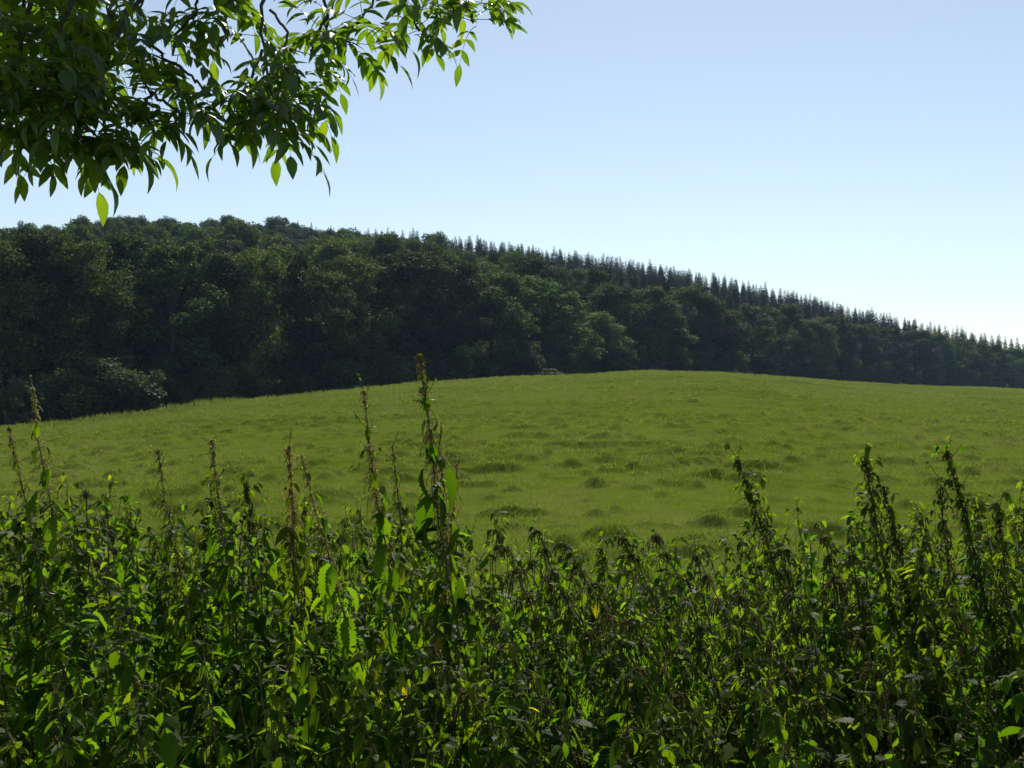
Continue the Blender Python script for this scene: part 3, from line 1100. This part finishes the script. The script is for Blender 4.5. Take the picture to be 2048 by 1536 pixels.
# low leafy shoots that fill the bank between the counted nettles
def undergrowth(n_st):
    r = np.random.default_rng(4242)
    g = Geo()
    buckets = {}
    for _ in range(n_st):
        Y = 1.6 + 2.6 * r.random() ** .8
        X = r.uniform(-1, 1) * (.60 * Y + .9)
        env = np.interp(px_of(X, Y), ENV_PX, ENV_PY)
        h = (CAM_Z + 3.0 * (HORIZON - env) / F) * r.uniform(.66, .99) * (.93 if Y < 2.2 else 1)
        lx, ly = r.normal(0, .10, 2)
        base, tip = np.array([X, Y, 0]), np.array([X + lx, Y + ly, h])
        mid = (base + tip) / 2 + np.array([-lx, -ly, 0]) * .2
        g.tube([base, mid, tip], [.003, .0022, .001], 4, 1)
        a = r.uniform(0, 6.28)
        sz = r.uniform(.048, .092)
        nn = r.integers(9, 13)
        for i in range(nn):
            f = i / (nn - 1)
            t = .38 + .62 * f
            p = mid + (tip - mid) * (t - .5) * 2 if t > .5 else base + (mid - base) * t * 2
            a += 1.57 + r.normal() * .25
            L = sz * np.interp(f, [0, .6, .85, 1], [1, 1, .8, .45])
            for sgn in (0, math.pi):
                for rep_ in range(1 if r.random() < .5 else 2):
                    aa = a + sgn + r.normal() * (.25 + .6 * rep_)
                    o = np.array([math.cos(aa), math.sin(aa), 0])
                    dr = math.radians(r.uniform(-5, 60))
                    k = r.integers(5)
                    Lk = L * r.uniform(.75, 1.2) * (.55 if rep_ else 1)
                    buckets.setdefault(int(k), []).append((p + o * Lk * .3 + UP * Lk * .1, o * math.cos(dr) - UP * math.sin(dr), o * math.sin(dr) + UP * math.cos(dr) + r.normal(0, .25, 3), Lk))
    lv = [serrated_leaf(6, .46, .15, .5), serrated_leaf(6, .42, .35, .9), serrated_leaf(6, .48, .05, .25), serrated_leaf(6, .44, -.15, .7), serrated_leaf(6, .40, .5, .4)]
    for k, L_ in buckets.items():
        P, D, Nn, S = (np.array(x) for x in zip(*L_))
        g.stamp(lv[k], frames(D, Nn) * S[:, None, None], P, 0)
    return g.mesh('nettle_undergrowth', [M['nettle'], M['stem']])


tag(link('nettle_undergrowth', undergrowth(860)), 'tangle of fresh low nettle shoots filling the bank between the taller plants', 'undergrowth', kind='stuff')


# a few creeping thistles with dark round heads
def thistle(seed, H):
    r = np.random.default_rng(seed)
    gs, gl, heads = Geo(), Geo(), []
    tt = np.linspace(0, 1, 9)
    path = np.column_stack([np.cumsum(r.normal(0, .008, 9)), np.cumsum(r.normal(0, .008, 9)), H * tt])
    gs.tube(path, np.interp(tt, [0, 1], [.004, .0018]), 5)
    ends = [path[-1]]
    for i in range(4):
        p = path[5 + i % 3]
        a = r.uniform(0, 6.28)
        e = p + np.array([math.cos(a) * .05, math.sin(a) * .05, r.uniform(.06, .13)])
        gs.tube([p, (p + e) / 2 + np.array([math.cos(a), math.sin(a), 0]) * .012, e], [.0018, .0015, .0012], 4)
        ends.append(e)
    for e in ends:
        gh = Geo()
        heads.append(gh)
        R_ = r.uniform(.006, .009)
        th_ = np.linspace(.05, math.pi - .05, 7)
        prof = np.sin(th_) * R_
        gh.tube(np.column_stack([np.full(7, e[0]), np.full(7, e[1]), e[2] - np.cos(th_) * R_ * 1.25]), prof, 8)
        k = 40
        d = rand_unit(k)
        d[:, 2] = np.abs(d[:, 2]) * 1.2 - .3
        d = unit(d)
        gh.stamp((LEAF4[0] * np.array([.25, 1, 1]), LEAF4[1]), frames(d, rand_unit(k)) * .010, e + d * R_ * .9)
    tm = serrated_leaf(5, .3, .3, .7)
    k = 40
    ti = r.uniform(.15, .97, k)
    az = r.uniform(0, 6.28, k)
    P = np.column_stack([np.interp(ti, tt, path[:, j]) for j in range(3)])
    o = np.column_stack([np.cos(az), np.sin(az), r.uniform(-.2, .7, k)])
    gl.stamp(tm, frames(o, np.tile(UP, (k, 1)) + r.normal(0, .3, (k, 3))) * (np.interp(ti, [0, 1], [.12, .045]) * r.uniform(.8, 1.2, k))[:, None, None], P)
    return gs.mesh('thistle_stem', [M['stem']]), gl.mesh('thistle_leaves', [M['nettle']]), [h.mesh('thistle_head', [M['thistle']]) for h in heads]


for i, (px, py, Y, label) in enumerate([
    (180, 990, 2.7, 'thistle with dark round heads right of the leftmost tall nettle'),
    (205, 1030, 2.5, 'lower thistle with one nodding head, right of the taller thistle'),
    (12, 1000, 2.6, 'thistle with dark round heads at the left edge'),
    (238, 1064, 2.6, 'short thistle with a single dark head, left of the slender leaning nettle'),
]):
    T = at(px, py, Y)
    a, b, c = thistle(800 + i, T[2])
    root = link('thistle', None, loc=(T[0], T[1], 0))
    link('stem', a, root)
    link('leaves', b, root)
    for h in c:
        link('flower_head', h, root)
    tag(root, label, 'thistle', 'thistles in the left of the bank')


# ------------------------------------------------------------------ the overhanging ash
def leaflet(wid, fold, curl):
    k = 9
    s = np.linspace(0, 1, k)
    prof = wid * .5 * np.sin(math.pi * s ** .85) ** .9 * (1 - .25 * s)
    prof[0] = .02
    prof[-1] = 0
    e = prof * np.where(np.arange(k) % 2 == 1, 1.04, .97)
    ang = .15 - curl * s
    ds = 1 / (k - 1)
    y = np.concatenate([[0], np.cumsum(np.cos(ang[1:]) * ds)])
    z = np.concatenate([[0], np.cumsum(np.sin(ang[1:]) * ds)])
    v = [np.column_stack([np.zeros(k), y, z])]
    for sg in (-1, 1):
        for fr, lift in ((.5, .7), (1., 1.)):
            v.append(np.column_stack([sg * e * fr * math.cos(fold * lift), y, z + e * fr * math.sin(fold * lift)]))
    v = np.concatenate(v)
    i = np.arange(k - 1)
    qs = []
    for a_, b_ in ((1, 0), (2, 1)):
        qs.append(np.column_stack([i + a_ * k, i + b_ * k, i + 1 + b_ * k, i + 1 + a_ * k]))
    for a_, b_ in ((0, 3), (3, 4)):
        qs.append(np.column_stack([i + a_ * k, i + b_ * k, i + 1 + b_ * k, i + 1 + a_ * k]))
    return v, [np.concatenate(qs)]


LEAFLETS = [leaflet(.43, .25, .5), leaflet(.40, .45, .8), leaflet(.45, .12, .3), leaflet(.42, -.15, .6), leaflet(.38, .6, 1.0)]


def compound_leaf(gw, bucket, p, az, length, r, down=.5, lsize=.09):
    """One pinnate leaf: an arching stalk with paired leaflets and an end leaflet."""
    o = np.array([math.cos(az), math.sin(az), 0])
    q = np.linspace(0, 1, 9)
    lift = r.uniform(.0, .35)
    pts = p + np.outer(q - .18 * q * q, o) * length * .85 + np.outer(lift * q - down * q * q, UP) * length
    gw.tube(pts, np.linspace(.0013, .0006, 9), 3)
    npair = r.integers(3, 5)
    sidev = np.array([-o[1], o[0], 0])
    for j in range(npair + 1):
        f = .34 + .66 * j / npair
        c = np.array([np.interp(f, q, pts[:, i]) for i in range(3)])
        tan = unit(np.array([np.interp(min(1, f + .05), q, pts[:, i]) - np.interp(f - .08, q, pts[:, i]) for i in range(3)]))
        nrm = unit(np.cross(sidev, tan))
        if nrm[2] < 0:
            nrm = -nrm
        L = lsize * r.uniform(.75, 1.15) * (1.05 if j else .8)
        if j == npair:
            bucket.setdefault(int(r.integers(5)), []).append((c, tan + UP * -.2, nrm + r.normal(0, .2, 3), L * 1.1))
            break
        for s in (-1, 1):
            d = unit(sidev * s * .75 + tan * .65 - UP * r.uniform(-.2, .65))
            bucket.setdefault(int(r.integers(5)), []).append((c, d, nrm + d * 0 + r.normal(0, .25, 3) + UP * .2, L))


ASH_BASE = np.array([-4.6, 3.6, 0])
ash = link('ash_tree', None, loc=tuple(ASH_BASE))
tag(ash, 'overhanging ash tree with backlit pinnate leaves at the top left', 'tree')
g = Geo()
tz = np.linspace(-.3, 9, 12)
tp = np.column_stack([.03 * tz ** 1.3 * (tz > 0).astype(float) if False else .02 * tz, -.01 * tz, tz])
g.tube(tp, np.interp(tz, [-.3, .4, 3, 9], [.34, .25, .2, .07]), 14)
link('trunk', g.mesh('ash_trunk', [M['ashbark']]), ash)
g = Geo()
LIMB = np.array([[.05, -.03, 2.6], [.9, -.25, 3.5], [2.0, -.5, 4.2], [3.1, -.6, 4.5], [4.2, -.6, 4.35], [5.0, -.5, 4.0]])
g.tube(LIMB, [.11, .09, .07, .05, .032, .015], 9)
LIMB2 = np.array([[.04, -.02, 2.2], [.8, .0, 2.9], [1.7, .1, 3.25], [2.6, .1, 3.4], [3.2, .0, 3.3]])
g.tube(LIMB2, [.10, .075, .055, .035, .014], 9)
link('limbs', g.mesh('ash_limbs', [M['ashbark']]), ash)

# hanging branches: photo-pixel polyline with depth, then whorls of leaves along them
BRANCHES = [
    ([(560, -420, 2.9), (400, -150, 2.75), (245, 10, 2.65), (262, 95, 2.6), (300, 185, 2.55)], [(.35, 5), (.55, 5), (.75, 6), (.88, 6), (1, 7)]),
    ([(400, -150, 2.75), (250, 30, 2.7), (205, 140, 2.55), (210, 250, 2.5), (214, 300, 2.5)], [(.45, 5), (.7, 5), (.86, 7), (1, 7)]),
    ([(700, -420, 3.0), (600, -150, 2.85), (520, 0, 2.75), (526, 100, 2.7), (544, 205, 2.65)], [(.4, 5), (.56, 5), (.7, 6), (.85, 6), (1, 9)]),
    ([(540, 20, 2.75), (575, 60, 2.7), (566, 120, 2.68), (575, 150, 2.65)], [(.4, 5), (1, 6)]),
    ([(600, -150, 2.85), (640, -40, 2.8), (655, 30, 2.8), (650, 70, 2.75)], [(.6, 4), (1, 6)]),
    ([(760, -350, 3.0), (800, -120, 2.9), (770, -30, 2.85), (722, 40, 2.8)], [(.55, 4), (.8, 4), (1, 5)]),
    ([(900, -350, 3.0), (870, -120, 2.9), (835, -20, 2.85), (828, 20, 2.8)], [(.7, 4), (1, 5)]),
    ([(1000, -350, 3.0), (970, -150, 2.95), (945, -40, 2.9), (938, 10, 2.9)], [(.7, 4), (1, 6)]),
    ([(1010, -250, 3.0), (960, -110, 3.0), (930, -40, 3.0)], [(1, 4)]),
    ([(400, -150, 2.8), (400, -40, 2.7), (390, 30, 2.65)], [(.6, 5), (1, 6)]),
    ([(480, -150, 2.8), (470, -40, 2.8), (455, 30, 2.75)], [(.6, 5), (1, 6)]),
    ([(300, 90, 2.6), (380, 150, 2.55), (420, 190, 2.5)], [(.5, 4), (1, 6)]),
    ([(300, 185, 2.55), (345, 215, 2.5), (370, 235, 2.5)], [(1, 5)]),
    ([(524, 100, 2.7), (500, 170, 2.65), (495, 215, 2.6)], [(.6, 3), (1, 6)]),
    ([(205, 140, 2.55), (150, 200, 2.4), (110, 240, 2.35)], [(.4, 4), (.7, 5), (1, 6)]),
    ([(100, -150, 2.5), (60, 0, 2.4), (30, 130, 2.35), (20, 230, 2.3)], [(.3, 6), (.5, 6), (.7, 6), (.85, 6), (1, 6)]),
    ([(200, -150, 2.5), (150, -10, 2.45), (110, 80, 2.4), (90, 180, 2.35)], [(.3, 6), (.5, 6), (.7, 6), (.85, 6), (1, 6)]),
    ([(100, -150, 3.2), (40, 0, 3.3), (70, 130, 3.2), (70, 200, 3.1)], [(.3, 7), (.5, 7), (.7, 7), (.85, 7), (1, 7)]),
    ([(180, -150, 3.2), (130, -10, 3.2), (140, 80, 3.1), (150, 190, 3.0)], [(.3, 7), (.5, 7), (.7, 7), (.85, 7), (1, 7)]),
    ([(-100, -150, 3.0), (-40, 0, 2.9), (-20, 130, 2.8), (-20, 230, 2.7)], [(.3, 6), (.5, 6), (.7, 6), (.85, 6), (1, 6)]),
    ([(240, -150, 3.3), (230, -30, 3.3), (215, 60, 3.2), (200, 130, 3.1)], [(.5, 6), (.75, 6), (1, 6)]),
    ([(320, -150, 3.3), (300, -50, 3.2), (280, 30, 3.1)], [(.5, 6), (1, 6)]),
    ([(566, 120, 2.68), (600, 150, 2.7), (590, 190, 2.66)], [(1, 6)]),
    ([(544, 205, 2.65), (566, 235, 2.66), (560, 262, 2.64)], [(1, 6)]),
    ([(722, 40, 2.8), (690, 70, 2.8), (700, 90, 2.8)], [(1, 5)]),
    ([(655, 30, 2.8), (630, 80, 2.75), (620, 110, 2.7)], [(1, 5)]),
    ([(828, 20, 2.8), (832, 45, 2.8), (836, 62, 2.8)], [(1, 5)]),
    ([(938, 10, 2.9), (942, 30, 2.9), (946, 46, 2.9)], [(1, 5)]),
    ([(390, 30, 2.65), (352, 70, 2.65), (345, 110, 2.6)], [(1, 6)]),
    ([(544, 205, 2.65), (520, 235, 2.62), (530, 255, 2.6)], [(1, 6)]),
    ([(300, 185, 2.5), (278, 230, 2.5), (270, 250, 2.5)], [(1, 6)]),
    ([(60, 160, 2.4), (90, 240, 2.4), (110, 270, 2.4)], [(1, 6)]),
    ([(150, 200, 2.4), (155, 250, 2.5), (150, 285, 2.5)], [(1, 6)]),
    ([(0, 150, 2.4), (10, 220, 2.4), (0, 260, 2.4)], [(1, 6)]),
    ([(-60, -100, 3.6), (0, 20, 3.5), (20, 120, 3.4), (40, 210, 3.3)], [(.4, 8), (.6, 8), (.8, 8), (1, 8)]),
    ([(60, -100, 3.7), (80, 0, 3.6), (100, 100, 3.5), (110, 200, 3.4)], [(.4, 8), (.6, 8), (.8, 8), (1, 8)]),
    ([(160, -100, 3.8), (150, -20, 3.7), (170, 60, 3.6), (165, 140, 3.5)], [(.4, 8), (.6, 8), (.8, 8), (1, 8)]),
]
RB = np.random.default_rng(77)
gw, bucket = Geo(), {}
for poly, whorls in BRANCHES:
    P = np.array([at(*p) for p in poly]) - ASH_BASE
    m = 16
    s = np.linspace(0, len(P) - 1, m)
    pts_ = np.column_stack([np.interp(s, range(len(P)), P[:, i]) for i in range(3)])
    pts_[1:-1] = (pts_[:-2] + 2 * pts_[1:-1] + pts_[2:]) / 4 + RB.normal(0, .003, (m - 2, 3))
    gw.tube(pts_, np.linspace(.0075 if poly[0][1] <= -100 else .0042, .0030, m), 6)
    if poly[0][1] <= -100:                      # joins the limb overhead
        L0 = np.array([np.interp(P[0][0] - .25, LIMB[:, 0], LIMB[:, i]) for i in range(3)])
        gw.tube([L0, (L0 + P[0]) / 2 + np.array([.08, 0, .10]), P[0]], [.014, .010, .0075], 6)
    for f, nl_ in whorls:
        c = np.array([np.interp(f * (m - 1), range(m), pts_[:, i]) for i in range(3)])
        a0 = RB.uniform(0, 6.28)
        nl_ = nl_ if poly[0][0] < 250 or f > .95 else max(2, nl_ - 3)
        if poly[0][0] > 250 and f < .6:
            continue
        for k in range(nl_):
            compound_leaf(gw, bucket, c + RB.normal(0, .008, 3), a0 + k * 6.283 / nl_ + RB.normal() * .3, RB.uniform(.15, .22), RB, RB.uniform(.0, .65), RB.uniform(.052, .070))
# foliage of the crown out of the frame overhead, which shades the sprays below it
for k in range(80):
    px, py, Y = RB.uniform(-900, 150), RB.uniform(-1500, -220), RB.uniform(2.2, 4.6)
    c = at(px, py, Y) - ASH_BASE
    a0 = RB.uniform(0, 6.28)
    gw.tube([c + np.array([RB.normal() * .1, RB.normal() * .1, .35]), c], [.006, .003], 4)
    for q in range(7):
        compound_leaf(gw, bucket, c, a0 + q * .9 + RB.normal() * .2, RB.uniform(.16, .25), RB, RB.uniform(.4, .8), .1)
for k in range(105):  # extra unseen whorls added towards the sun to shade the left leaf mass
    px, py, Y = RB.uniform(60, 560), RB.uniform(-680, -230), RB.uniform(2.8, 4.0)
    c = at(px, py, Y) - ASH_BASE
    gw.tube([c + np.array([RB.normal() * .1, RB.normal() * .1, .35]), c], [.006, .003], 4)
    for q in range(7):
        compound_leaf(gw, bucket, c, q * .9 + RB.normal() * .2, RB.uniform(.16, .25), RB, RB.uniform(.3, .7), .1)
link('branches', gw.mesh('ash_branches', [M['twig']]), ash)
gl = Geo()
for k, L_ in bucket.items():
    P, D, Nn, S = (np.array(x) for x in zip(*L_))
    gl.stamp(LEAFLETS[k], frames(D, Nn) * S[:, None, None], P)
link('leaves', gl.mesh('ash_leaves', [M['ash']]), ash)

# ------------------------------------------------------------------ haze, sky, sun, camera
HAZE = True
if HAZE:
    g = Geo()
    x, y0, y1, z0, z1 = 920, -920, 920, -40, 75
    c = np.array([[-x, y0, z0], [x, y0, z0], [x, y1, z0], [-x, y1, z0], [-x, y0, z1], [x, y0, z1], [x, y1, z1], [-x, y1, z1]], float)
    g.add(c, [np.array([[0, 3, 2, 1], [4, 5, 6, 7], [0, 1, 5, 4], [1, 2, 6, 5], [2, 3, 7, 6], [3, 0, 4, 7]])])
    m, nt, N, L = new_mat('haze')
    out = N.new('ShaderNodeOutputMaterial')
    pv = N.new('ShaderNodeVolumePrincipled')
    pv.inputs['Color'].default_value = (.48, .72, 1, 1)
    pv.inputs['Density'].default_value = .00016
    pv.inputs['Anisotropy'].default_value = .2
    L.new(pv.outputs[0], out.inputs['Volume'])
    tag(link('haze', g.mesh('haze', [m], False)), kind='stuff')

w = bpy.data.worlds.new('World')
scene.world = w
w.use_nodes = True
nt = w.node_tree
bg = nt.nodes['Background']
sky = nt.nodes.new('ShaderNodeTexSky')
sky.sky_type = 'NISHITA'
sky.sun_disc = False
sky.sun_elevation = SUN_EL
sky.sun_rotation = SUN_AZ
sky.altitude = 100
sky.air_density = 1.0
sky.dust_density = .25
sky.ozone_density = 1.0
tint = nt.nodes.new('ShaderNodeMixRGB')
tint.blend_type = 'MULTIPLY'
tint.inputs[0].default_value = 1
tint.inputs[2].default_value = (1.0, 1.035, 1.0, 1)
nt.links.new(sky.outputs[0], tint.inputs[1])
pale = nt.nodes.new('ShaderNodeHueSaturation')
pale.inputs['Saturation'].default_value = .76
nt.links.new(tint.outputs[0], pale.inputs['Color'])
nt.links.new(pale.outputs[0], bg.inputs[0])
bg.inputs[1].default_value = .10

from mathutils import Vector
sd = Vector((math.sin(SUN_AZ) * math.cos(SUN_EL), math.cos(SUN_AZ) * math.cos(SUN_EL), math.sin(SUN_EL)))
sl = bpy.data.lights.new('sun', 'SUN')
sl.energy = 4.5
sl.angle = math.radians(.53)
sl.color = (1, .95, .86)
so = bpy.data.objects.new('sun', sl)
COL.objects.link(so)
so.rotation_euler = sd.to_track_quat('Z', 'Y').to_euler()
so.location = (30, 60, 60)

cam = bpy.data.cameras.new('camera')
cam.sensor_fit = 'HORIZONTAL'
cam.sensor_width = 36
cam.lens = 36 * F / 2048.0
cam.clip_start = .05
cam.clip_end = 4000
co = bpy.data.objects.new('camera', cam)
COL.objects.link(co)
co.location = (0, 0, CAM_Z)
co.rotation_euler = (math.pi / 2 + PITCH, 0, 0)
scene.camera = co

scene.view_settings.view_transform = 'Standard'
scene.view_settings.look = 'None'
scene.view_settings.exposure = .35
scene.view_settings.gamma = 1
cy = scene.cycles
cy.max_bounces = 6
cy.diffuse_bounces = 3
cy.glossy_bounces = 2
cy.transmission_bounces = 4
cy.transparent_max_bounces = 4
cy.volume_bounces = 0
cy.sample_clamp_indirect = 4
